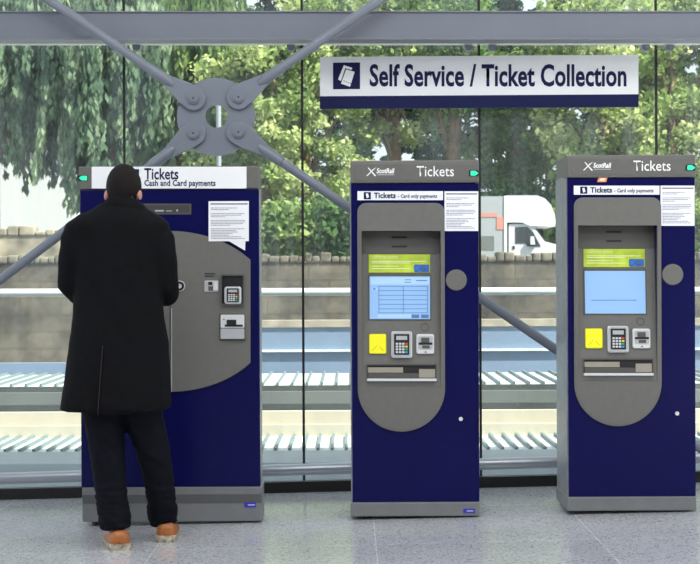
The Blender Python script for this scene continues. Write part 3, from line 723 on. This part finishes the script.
# trousers
tp = []
for s in (-1, 1):
    ft = foot[s] + fdir(s) * .07
    pr = LEG[s]
    pts = []; n = len(pr); yend = ft.y
    for i, (y, x, r) in enumerate(pr):
        t = i / (n - 1); Yo = (yend) * t
        pts.append(P(x, y, po.y + Yo) - po)
    tp.append(mb2me(MB().tube(pts, [r for *_, r in pr], 24)))
tp.append(mb2me(MB().rings([ring(412, 82, 160, .11), ring(385, 80, 162, .115), ring(340, 84, 158, .11)])))
me = remesh(tp, .009, 3)
for v in me.vertices:
    p = v.co; z = p.z
    f = mnoise.noise(Vector((p.x * 7, p.y * 7, z * 26 + p.x * 14))) * .005 + mnoise.noise(Vector((p.x * 12, p.y * 12, z * 60))) * .003 * (2.2 if z < .3 else .6)
    v.co += v.normal * f
link('trousers', me, M['jeans'], body, True)
# shoes
def shoe(s):
    o = foot[s]; d = fdir(s); sd = Vector((d.y, -d.x, 0))
    def pt(l, w_, z): return o + d * l + sd * (w_ * (1.35 - .25 * min(1, max(0, l / .2)))) + Vector((0, 0, z))
    #   length, half width, top height, centre shift
    prof = [(-.020, .015, .060), (-.017, .023, .074), (-.008, .031, .086), (.004, .036, .092), (.02, .037, .09), (.06, .037, .086), (.10, .038, .078), (.15, .044, .064), (.20, .047, .052), (.245, .040, .045), (.272, .026, .040), (.283, .012, .036)]
    rings = []
    for l, w_, h in prof:
        rings.append([pt(l, w_ * math.copysign(abs(math.cos(t)) ** .62, math.cos(t)), .022 + (h - .022) * max(0, math.sin(t)) ** .62 - (.004 if math.sin(t) < 0 else 0)) for t in [2 * math.pi * k / 24 for k in range(24)]])
    up = MB().rings(rings).build('shoe', M['tan'], body, True)
    base = []
    sp = [(-.028, .018), (-.024, .028), (-.014, .035), (.01, .039), (.06, .040), (.11, .041), (.16, .047), (.21, .050), (.25, .044), (.28, .030), (.292, .012)]
    out = [(l, w_) for l, w_ in sp] + [(l, -w_) for l, w_ in sp[::-1]]
    bb = [pt(l * 1.0, w_ * .95, .0 + (.012 if l > .25 else 0)) for l, w_ in out]; tt = [pt(l, w_, .027 + (.005 if l < .02 else 0)) for l, w_ in out]; mm = [pt(l, w_ * 1.02, .014 + (.008 if l > .25 else 0)) for l, w_ in out]
    MB().rings([bb, mm, tt]).build('sole', M['sole'], up)
    lc = MB()
    for l in (.10, .118, .136, .154):
        h = .084 - (l - .10) * .38
        lc.tube([pt(l, -.03, h - .014), pt(l, 0, h + .004), pt(l, .03, h - .014)], .0032, 8)
    lc.build('laces', M['black'], up, True)
for s in (-1, 1): shoe(s)

# ------------------------------------------------------------------ outside: station roofs
M['cream'] = mat('cream_cladding', (.46, .42, .34), .55, var=.06, vscale=2)
M['whiteroof'] = mat('white_roof_panel', (.60, .64, .64), .45, var=.1, vscale=5)
M['rib'] = mat('grey_green_rib', (.13, .18, .19), .5)
M['darkfascia'] = mat('dark_grey_fascia', (.055, .062, .06), .5, var=.15, vscale=3)
M['midfascia'] = mat('mid_grey_fascia', (.14, .155, .15), .5, var=.1, vscale=3)
M['bluepanel'] = mat('blue_grey_cladding', (.17, .235, .34), .45, var=.08, vscale=2)
M['gutter'] = mat('grey_gutter', (.28, .31, .345), .45, var=.06, vscale=4)
def zat(py, Z): return CH - (py + ROLL * 0 - HZ) / F * Z
GZ = -5.0
ground = struct(MB().box((-40, 8.9, GZ - .2), (40, 40, GZ)).build('ground', mat('track_ballast', (.22, .21, .2), .9, var=.3, vscale=6)))
def canopy(name, label, y0, y1, zt, ribn, ribw, fascia):
    rt = empty(name, (0, (y0 + y1) / 2, GZ), label, 'canopy roof')
    o = Vector((0, (y0 + y1) / 2, GZ))
    X0, X1 = -7.5, 7.5
    B = lambda lo, hi: (tuple(Vector(lo) - o), tuple(Vector(hi) - o))
    MB().box(*B((X0, y0, zt - .06), (X1, y1, zt))).build('roof_sheet', M['whiteroof'], rt)
    rb = MB(); x = X0
    sh = 0
    while x < X1:
        lo = [(x, y0 + .02, zt), (x + ribw, y0 + .02, zt), (x + ribw + sh, y1 - .02, zt), (x + sh, y1 - .02, zt)]
        rb.rings([[Vector(p) - o for p in lo], [Vector(p) + Vector((0, 0, .025)) - o for p in lo]]); x += ribn
    rb.build('roof_ribs', M['rib'], rt)['kind'] = 'stuff'
    for k, (za, zb, yo, m_, nm) in enumerate(fascia):
        MB().box(*B((X0, yo, za), (X1, yo + .08, zb))).build(nm, M[m_], rt)
    for x in (-6, -2, 2, 6):
        MB().cyl(Vector((x, (y0 + y1) / 2, GZ)) - o, Vector((x, (y0 + y1) / 2, zt - .06)) - o, .1, 16).build('column', M['gutter'], rt, 40)
    return rt
canopy('station_canopy', 'nearer low white canopy roof with bold grey ribs and cream rear wall', 10.5, 11.5, -.05, .105, .022,
       [(-.30, -.05, 10.44, 'gutter', 'gutter_board'), (-.10, zat(424.5, 11.5), 11.5, 'cream', 'cream_board'), (zat(424, 11.56), zat(411, 11.56), 11.56, 'cream', 'cream_board')])
canopy('station_canopy', 'farther low white canopy roof with fine ribs above a dark grey edge', 12.0, 13.5, .32, .125, .016,
       [(zat(413, 11.9), zat(403, 11.9), 11.86, 'darkfascia', 'edge_board'), (zat(404, 11.95), zat(391, 11.95), 11.92, 'midfascia', 'edge_board'), (zat(391, 12), .32, 11.97, 'darkfascia', 'edge_board')])
gu = MB().box((-7.5, 9.35, -.4), (7.5, 10.0, zat(452, 9.9)))
gu = gu.build('roof_gutter', M['gutter']); tag(gu, 'long pale grey ledge just outside the foot of the glass', 'ledge')
# blue clad wall beyond (starts behind the wide machine)
xb = P(150, 340, 14.2).x
bw = empty('clad_wall', (4, 14.25, GZ), 'blue grey clad wall with a white rail across it, beyond the ribbed roofs', 'wall')
o_ = Vector((4, 14.25, GZ))
MB().box(tuple(Vector((xb, 14.2, GZ)) - o_), tuple(Vector((9, 14.3, zat(327, 14.2))) - o_)).build('cladding', M['bluepanel'], bw)
MB().box(tuple(Vector((xb, 14.16, zat(351.5, 14.2))) - o_), tuple(Vector((9, 14.2, zat(349.4, 14.2))) - o_)).build('white_rail', M['whiteroof'], bw)
MB().box(tuple(Vector((xb, 14.18, zat(327, 14.2))) - o_), tuple(Vector((9, 14.34, zat(320, 14.2))) - o_)).build('coping', mat('tan_coping', (.33, .29, .23), .7, var=.2), bw)
# left low blue strip
bl = MB().box((-7.5, 14.0, GZ), (xb - .3, 14.1, zat(361.5, 14.0))).build('low_wall', M['bluepanel']); tag(bl, 'low blue grey parapet beyond the ribbed roof at the far left', 'wall')
# white pipe rail on posts
ZR = 16.0
pr = empty('pipe_rail', (0, ZR, GZ), 'white horizontal pipe on thin posts in front of the stone wall', 'rail')
p0, p1 = P(-200, 293.2, ZR), P(900, 290.2, ZR); o_ = Vector((0, ZR, GZ))
MB().cyl(p0 - o_, p1 - o_, .042, 16).build('pipe', M['whiteroof'], pr, 40)
for px in (-110, 205, 415, 628, 800):
    q = P(px, 262, ZR); MB().cyl(Vector((q.x, ZR + .04, GZ)) - o_, Vector((q.x, ZR + .04, q.z)) - o_, .028, 12).build('post', M['gutter'], pr, 40)

# ------------------------------------------------------------------ outside: stone wall, road, van
def stone_material():
    m = mat('coursed_stone', (.2, .2, .2), .9); nt = m.node_tree; b = nt.nodes['Principled BSDF']; L = nt.links.new
    tc = nt.nodes.new('ShaderNodeTexCoord'); sep = nt.nodes.new('ShaderNodeSeparateXYZ'); cb = nt.nodes.new('ShaderNodeCombineXYZ')
    L(tc.outputs['Object'], sep.inputs[0]); L(sep.outputs['X'], cb.inputs['X']); L(sep.outputs['Z'], cb.inputs['Y'])
    br = nt.nodes.new('ShaderNodeTexBrick'); br.inputs['Scale'].default_value = 1; br.inputs['Brick Width'].default_value = 1.15; br.inputs['Row Height'].default_value = .47
    br.inputs['Mortar Size'].default_value = .02; br.inputs['Color1'].default_value = (.075, .07, .06, 1); br.inputs['Color2'].default_value = (.058, .056, .052, 1); br.inputs['Mortar'].default_value = (.045, .043, .04, 1)
    L(cb.outputs[0], br.inputs['Vector'])
    n = nt.nodes.new('ShaderNodeTexNoise'); n.inputs['Scale'].default_value = .9; n.inputs['Detail'].default_value = 7; n.inputs['Roughness'].default_value = .7; L(tc.outputs['Object'], n.inputs['Vector'])
    r = nt.nodes.new('ShaderNodeValToRGB'); r.color_ramp.elements[0].position = .32; r.color_ramp.elements[0].color = (.25, .26, .27, 1); r.color_ramp.elements[1].position = .68; r.color_ramp.elements[1].color = (2.7, 2.5, 2.2, 1)
    L(n.outputs['Fac'], r.inputs[0])
    mx = nt.nodes.new('ShaderNodeMix'); mx.data_type = 'RGBA'; mx.blend_type = 'MULTIPLY'; mx.inputs['Factor'].default_value = 1
    L(br.outputs['Color'], mx.inputs['A']); L(r.outputs[0], mx.inputs['B']); L(mx.outputs['Result'], b.inputs['Base Color'])
    return m
M['stone'] = stone_material()
ZW = 40
zt = zat(262, ZW)
sw = empty('stone_wall', (0, ZW, GZ), 'weathered stone retaining wall with rough coping, below the trees', 'wall')
o_ = Vector((0, ZW, GZ))
MB().box((-22, -.3, 0), (22, .3, zt - GZ)).build('wall_face', M['stone'], sw)
cp = MB(); x = -22
M['coping'] = mat('coping_stone', (.15, .135, .105), .9, var=.6, vscale=3)
while x < 22:
    wd = random.uniform(.16, .32); h = random.uniform(.14, .27)
    cp.box((x, -.36, zt - GZ), (x + wd - .02, .36, zt - GZ + h), .05); x += wd
cp = cp.build('coping_stones', M['coping'], sw); cp['kind'] = 'stuff'
M['palestone'] = mat('pale_rubble_stone', (.36, .32, .24), .9, var=.6, vscale=1.3, bump=.6, bscale=4)
xa, xc = P(-120, 275, 41.5).x, P(73, 275, 41.5).x; zq = P(36, 232, 41.5).z
lw = MB(); x = xa
lw.box((xa, 41.2, .5), (xc, 41.7, zq - .12))
lw = lw.build('stone_wall', M['palestone'], None, None, (xa, 41.45, .5))
tag(lw, 'taller pale rubble wall at the far left behind the coping of the long wall', 'wall')
lt = MB()
while x < xc - .1:
    wd = min(random.uniform(.25, .5), xc - x); lt.box((x - xa, -.3, zq - .62), (x + wd - .02 - xa, .3, zq - .62 + random.uniform(.12, .3)), .05); x += wd
lt = lt.build('coping_stones', M['palestone'], lw); lt['kind'] = 'stuff'
road = struct(MB().box((-45, 40.3, -.2), (45, 110, .5)).build('ground', mat('asphalt', (.16, .16, .16), .9, var=.2)))
# van (box body with a cab facing right)
M['vanwhite'] = mat('white_van_paint', (.62, .64, .67), .35, var=.02)
M['vanpanel'] = mat('pale_box_panel', (.34, .36, .38), .45, var=.06)
M['vanglass'] = mat('dark_van_glass', (.02, .025, .028), .15)
M['vanred'] = mat('faded_red_print', (.55, .24, .19), .5)
M['tyre'] = mat('tyre', (.02, .02, .02), .8)
ZV = 44.0
vo = P(520, 275, ZV); vo.z = .5
van = empty('box_van', vo, 'white box van facing right, parked on the road behind the stone wall', 'van')
fv = lambda d=0: (lambda x, y: P(x, y, ZV) + Vector((0, d, 0)) - vo)
vz = lambda y: P(520, y, ZV).z - vo.z
vx = lambda x: P(x, 275, ZV).x - vo.x
WD = 2.05
# outline extruded across the van's width
def vplate(name, pts, m_, parent, d0, d1):
    f = fv(0); a = [f(*p) for p in pts]
    return MB().rings([[p + Vector((0, d0, 0)) for p in a], [p + Vector((0, d1, 0)) for p in a]]).build(name, m_, parent)
gyp = 275 + (CH - .5) / ZV * F
box = vplate('box_body', [(420, 196.5), (505.5, 196.3), (505.5, 280), (420, 280)], M['vanpanel'], van, 0, WD)
vplate('box_stripe', [(422, 214), (497, 212.8), (497, 217), (422, 218)], M['vanred'], box, -.012, 0)
vplate('box_print', [(496.5, 217), (504.5, 217), (504.5, 229.5), (496.5, 229.5)], M['vanred'], box, -.016, 0)
vplate('box_lower_print', [(423, 236), (494, 236), (494, 250), (423, 250)], M['midfascia'], box, -.012, 0)
vplate('front_post', [(504, 195.8), (507, 195.8), (507, 280), (504, 280)], M['vanwhite'], box, -.03, WD + .03)
vplate('luton_head', [(506, 195.5), (537, 195.4), (545, 198.5), (551, 205), (554.5, 214), (556, 222), (555, 226.5), (530, 226), (522, 222.5), (506, 222.5)], M['vanwhite'], van, .0, WD)
cab = vplate('cab', [(509, 224), (529, 224), (534, 227), (545, 241.5), (560, 245), (568, 248.5), (570, 256), (570, 278), (509, 278)], M['vanwhite'], van, .05, WD - .05)
vplate('side_window', [(515.4, 226.8), (527.5, 226.8), (533, 231.5), (541, 246.5), (527, 246.5), (525.5, 243.4), (515.4, 243.4)], M['vanglass'], cab, .035, .08)
vplate('windscreen', [(531.5, 227.2), (535, 227.4), (546.2, 241.6), (544.4, 242)], M['vanglass'], cab, .09, WD - .09)
vplate('door_handle', [(512.5, 246), (515, 246), (515, 249), (512.5, 249)], M['tyre'], cab, .03, .06)
vplate('wing_mirror', [(530, 236.5), (533.6, 236.5), (534.5, 244.5), (530, 244.5)], M['vanwhite'], cab, -.12, .0)
vplate('mirror_arm', [(529, 243.5), (536, 244), (536, 246), (529, 246)], M['tyre'], cab, -.06, .06)
for px in (450, 541):
    c_ = fv()(px, 275); zc_ = .36
    for d in (.02, WD - .24):
        wh = MB(); wh.cyl((c_.x, d, zc_), (c_.x, d + .22, zc_), .36, 28); wh = wh.build('wheel', M['tyre'], van, 40)
        MB().cyl((c_.x, d - .01, zc_), (c_.x, d + .23, zc_), .2, 20).build('wheel_hub', M['silver'], wh, 40)
for (a_, b_) in ((541 - 12, 541 + 12),):
    n_ = []
    for k in range(13):
        t = math.pi * k / 12; n_.append((541 + 13 * math.cos(t), 268 - 14 * math.sin(t)))
    vplate('wheel_arch', n_, M['midfascia'], cab, .02, .06)
# grey post beyond the round plate
q = P(218.5, 100, 43)
lp = MB().cyl((q.x, 43, .5), (q.x, 43, q.z), .075, 14).build('street_post', M['gutter'], None, 40, loc=(q.x, 43, .5)); tag(lp, 'plain pale grey post outside, seen through the round steel plate', 'post')

# ------------------------------------------------------------------ white house at the left
M['render'] = mat('white_render', (.64, .66, .68), .8, var=.05)
h0, h1 = P(-60, 275, 66), P(74, 275, 66)
ho = Vector(((h0.x + h1.x) / 2, 69, .5))
hs = empty('white_house', ho, 'bright white rendered house behind hanging branches at the far left', 'house')
zt_ = P(0, 141, 66).z
MB().box((h0.x - ho.x, -3, 0), (h1.x - ho.x, 5, zt_ - .5)).build('walls', M['render'], hs)
MB().rings([[(x, y, z) for x, z in ((h0.x - ho.x - .4, zt_ - .5), (h1.x - ho.x + .4, zt_ - .5), (h1.x - ho.x + .4, zt_ - .25), (0, zt_ + 2.2), (h0.x - ho.x - .4, zt_ - .25))] for y in (-3.4, 5.4)]).build('roof', mat('slate', (.08, .09, .1), .7, var=.2), hs)

# ------------------------------------------------------------------ bank and trees
def bank(px0, px1, ytop, name, label, Z0=45.2, col=(.13, .10, .065)):
    a, b = P(px0, 275, Z0).x, P(px1, 275, Z0).x
    bm = bmesh.new(); nx, ny = 50, 26; g = []
    zt = P(300, ytop, Z0 + 4).z
    for j in range(ny + 1):
        row = []
        for i in range(nx + 1):
            u, v = i / nx, j / ny
            x = a + (b - a) * u; y = Z0 + 7 * v
            e = min(1, min(u, 1 - u) * 5); e = e * e * (3 - 2 * e)
            h = (zt - .5) * min(1, v * 1.9) ** .7 * e
            p = Vector((x, y, 0)); h += (mnoise.noise(p * .9) * .5 + mnoise.noise(p * 2.6) * .25) * e * min(1, v * 6)
            row.append(bm.verts.new((x, y, .45 + max(0, h))))
        g.append(row)
    for j in range(ny):
        for i in range(nx): bm.faces.new((g[j][i], g[j][i + 1], g[j + 1][i + 1], g[j + 1][i]))
    bo = [g[0][0], g[0][-1], g[-1][-1], g[-1][0]]
    me = bpy.data.meshes.new(name); bm.to_mesh(me); bm.free()
    m_ = mat(name, col, .95, var=.7, vscale=1.6, bump=.9, bscale=5)
    o = link(name, me, m_, None, True); tag(o, label, 'bank', kind=None); return o
bank(240, 385, 224, 'earth_bank', 'bare tan earth bank rising behind the stone wall left of the middle machine')

def leaf_material(name, c0, c1, c2, sc=.55):
    m = bpy.data.materials.new(name); m.use_nodes = True; nt = m.node_tree; nt.nodes.clear(); L = nt.links.new
    out = nt.nodes.new('ShaderNodeOutputMaterial'); tc = nt.nodes.new('ShaderNodeTexCoord')
    n = nt.nodes.new('ShaderNodeTexNoise'); n.inputs['Scale'].default_value = sc; n.inputs['Detail'].default_value = 6; n.inputs['Roughness'].default_value = .7
    L(tc.outputs['Object'], n.inputs['Vector'])
    r = nt.nodes.new('ShaderNodeValToRGB'); L(n.outputs['Fac'], r.inputs[0])
    r.color_ramp.elements[0].position = .36; r.color_ramp.elements[0].color = (*c0, 1); r.color_ramp.elements[1].position = .64; r.color_ramp.elements[1].color = (*c2, 1)
    k = r.color_ramp.elements.new(.5); k.color = (*c1, 1)
    d = nt.nodes.new('ShaderNodeBsdfDiffuse'); t = nt.nodes.new('ShaderNodeBsdfTranslucent'); L(r.outputs[0], d.inputs[0]); L(r.outputs[0], t.inputs[0])
    mx = nt.nodes.new('ShaderNodeMixShader'); mx.inputs[0].default_value = .4; L(d.outputs[0], mx.inputs[1]); L(t.outputs[0], mx.inputs[2]); L(mx.outputs[0], out.inputs[0])
    return m
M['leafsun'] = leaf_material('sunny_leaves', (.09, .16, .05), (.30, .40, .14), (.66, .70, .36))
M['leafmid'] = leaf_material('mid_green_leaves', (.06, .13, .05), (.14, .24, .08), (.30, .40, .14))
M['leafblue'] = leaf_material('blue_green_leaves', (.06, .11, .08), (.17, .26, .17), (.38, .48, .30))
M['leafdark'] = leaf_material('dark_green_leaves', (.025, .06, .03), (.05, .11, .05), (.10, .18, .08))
M['bark'] = mat('brown_bark', (.20, .13, .075), .9, var=.4, vscale=4, bump=.8, bscale=12)
rng = np.random.default_rng(11)
def leaves_mesh(pts, size, name, elong=1.6, droop=False):
    n = len(pts); d = rng.normal(size=(n, 3)); d /= np.linalg.norm(d, axis=1, keepdims=True)
    if droop: d = d * .35 + np.array([0, 0, -1]); d /= np.linalg.norm(d, axis=1, keepdims=True)
    e = rng.normal(size=(n, 3)); e -= d * (e * d).sum(1, keepdims=True); e /= np.linalg.norm(e, axis=1, keepdims=True)
    sz = size * rng.uniform(.6, 1.4, size=(n, 1)); d = d * sz * elong * .5; e = e * sz * .5
    co = np.stack([pts - d, pts + e * .9, pts + d, pts - e * .9], 1).reshape(-1, 3)
    me = bpy.data.meshes.new(name); me.vertices.add(n * 4); me.vertices.foreach_set('co', co.astype(np.float32).ravel())
    me.loops.add(n * 4); me.loops.foreach_set('vertex_index', np.arange(n * 4, dtype=np.int32))
    me.polygons.add(n); me.polygons.foreach_set('loop_start', np.arange(0, n * 4, 4, dtype=np.int32)); me.update(calc_edges=True); me.validate()
    return me
def tree(px, Z, ztop_py, zbot_py, half_w, nclump, nleaf, m_, label, weep=False, trunk_r=.22, size=.17, group='trees beyond the stone wall'):
    b = P(px, 275, Z); b.z = .5
    z1 = P(350, ztop_py, Z).z - .5; z0 = max(.6, P(350, zbot_py, Z).z - .5)
    rt = empty('weeping_tree' if weep else 'leafy_tree', b, label, 'tree', group)
    zc = (z0 + z1) / 2; hz = (z1 - z0) / 2
    pts = []; limbs = []
    if not weep:
        for _ in range(nclump):
            while True:
                q = rng.uniform(-1, 1, 3)
                if .25 < np.linalg.norm(q) < 1: break
            c = np.array([q[0] * half_w, q[1] * half_w * .8, zc + q[2] * hz]); limbs.append(c)
            r = rng.uniform(.45, 1.0)
            k = int(nleaf * r); o = rng.normal(size=(k, 3)); o /= np.linalg.norm(o, axis=1, keepdims=True)
            o *= (rng.uniform(.35, 1, size=(k, 1))) * r * np.array([1, 1, .7]); pts.append(c + o)
    else:
        for _ in range(nclump):
            a = rng.uniform(0, 2 * math.pi); rr = half_w * math.sqrt(rng.uniform(.02, 1))
            top = z1 - hz * .5 * (rr / half_w) ** 2 - rng.uniform(0, 2.5); ln = rng.uniform(.35, 1) * (top - z0)
            c = np.array([math.cos(a) * rr, math.sin(a) * rr * .7, top]); limbs.append(c)
            t = rng.uniform(0, 1, nleaf); sw = rng.normal(size=2) * .25
            o = np.stack([c[0] + sw[0] * t + rng.normal(size=nleaf) * .16 * (1 - .5 * t), c[1] + sw[1] * t + rng.normal(size=nleaf) * .16, c[2] - t * ln], 1); pts.append(o)
    link('foliage', leaves_mesh(np.concatenate(pts), size, 'foliage', 2.2 if weep else 1.5, weep), m_, rt)
    tk = MB(); H = z0 + (z1 - z0) * .75; wob = rng.normal(size=2) * .25
    tk.tube([(0, 0, 0), (wob[0] * .4, wob[1] * .4, H * .35), (wob[0], wob[1], H * .7), (wob[0] * .6, wob[1], H)], [trunk_r * 1.15, trunk_r * .9, trunk_r * .6, trunk_r * .2], 12)
    for c in limbs[::max(1, len(limbs) // 9)]:
        s_ = Vector((wob[0] * .7, wob[1] * .7, H * rng.uniform(.35, .7))); c = Vector(c)
        tk.tube([s_, s_.lerp(c, .5) + Vector((0, 0, .25)), c], [trunk_r * .4, trunk_r * .25, trunk_r * .08], 8)
    tk.build('trunk', M['bark'], rt, True)
    return rt
# px, distance, top row, bottom row, half width m ...
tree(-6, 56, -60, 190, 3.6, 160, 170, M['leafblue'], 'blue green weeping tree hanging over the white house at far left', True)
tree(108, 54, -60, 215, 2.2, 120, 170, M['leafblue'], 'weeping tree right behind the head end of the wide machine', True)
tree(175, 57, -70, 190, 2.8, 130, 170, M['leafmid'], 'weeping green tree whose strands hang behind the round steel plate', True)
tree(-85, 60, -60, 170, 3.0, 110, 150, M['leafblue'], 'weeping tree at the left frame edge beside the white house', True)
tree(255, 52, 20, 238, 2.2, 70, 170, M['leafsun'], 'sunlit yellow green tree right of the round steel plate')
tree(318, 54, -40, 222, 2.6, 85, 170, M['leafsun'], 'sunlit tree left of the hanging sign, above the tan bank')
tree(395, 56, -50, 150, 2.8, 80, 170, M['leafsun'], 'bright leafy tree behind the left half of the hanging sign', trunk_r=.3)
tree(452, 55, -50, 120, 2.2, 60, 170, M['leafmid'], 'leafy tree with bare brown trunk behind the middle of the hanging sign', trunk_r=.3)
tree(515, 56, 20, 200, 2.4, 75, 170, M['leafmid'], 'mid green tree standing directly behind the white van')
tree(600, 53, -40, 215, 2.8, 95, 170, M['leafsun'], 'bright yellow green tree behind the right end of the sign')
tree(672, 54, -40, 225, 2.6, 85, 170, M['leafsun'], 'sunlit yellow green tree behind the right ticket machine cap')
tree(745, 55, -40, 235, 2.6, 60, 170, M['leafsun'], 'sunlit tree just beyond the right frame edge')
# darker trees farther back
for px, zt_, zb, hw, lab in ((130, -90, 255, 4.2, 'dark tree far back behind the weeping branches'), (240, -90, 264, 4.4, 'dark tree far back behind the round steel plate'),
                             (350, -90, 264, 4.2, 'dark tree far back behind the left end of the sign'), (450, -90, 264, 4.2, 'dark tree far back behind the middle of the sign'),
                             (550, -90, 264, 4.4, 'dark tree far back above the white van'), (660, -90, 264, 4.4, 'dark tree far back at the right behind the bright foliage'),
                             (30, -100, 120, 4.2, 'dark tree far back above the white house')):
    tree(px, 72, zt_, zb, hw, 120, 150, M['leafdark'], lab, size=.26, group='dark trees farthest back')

# undergrowth between the wall and the trees
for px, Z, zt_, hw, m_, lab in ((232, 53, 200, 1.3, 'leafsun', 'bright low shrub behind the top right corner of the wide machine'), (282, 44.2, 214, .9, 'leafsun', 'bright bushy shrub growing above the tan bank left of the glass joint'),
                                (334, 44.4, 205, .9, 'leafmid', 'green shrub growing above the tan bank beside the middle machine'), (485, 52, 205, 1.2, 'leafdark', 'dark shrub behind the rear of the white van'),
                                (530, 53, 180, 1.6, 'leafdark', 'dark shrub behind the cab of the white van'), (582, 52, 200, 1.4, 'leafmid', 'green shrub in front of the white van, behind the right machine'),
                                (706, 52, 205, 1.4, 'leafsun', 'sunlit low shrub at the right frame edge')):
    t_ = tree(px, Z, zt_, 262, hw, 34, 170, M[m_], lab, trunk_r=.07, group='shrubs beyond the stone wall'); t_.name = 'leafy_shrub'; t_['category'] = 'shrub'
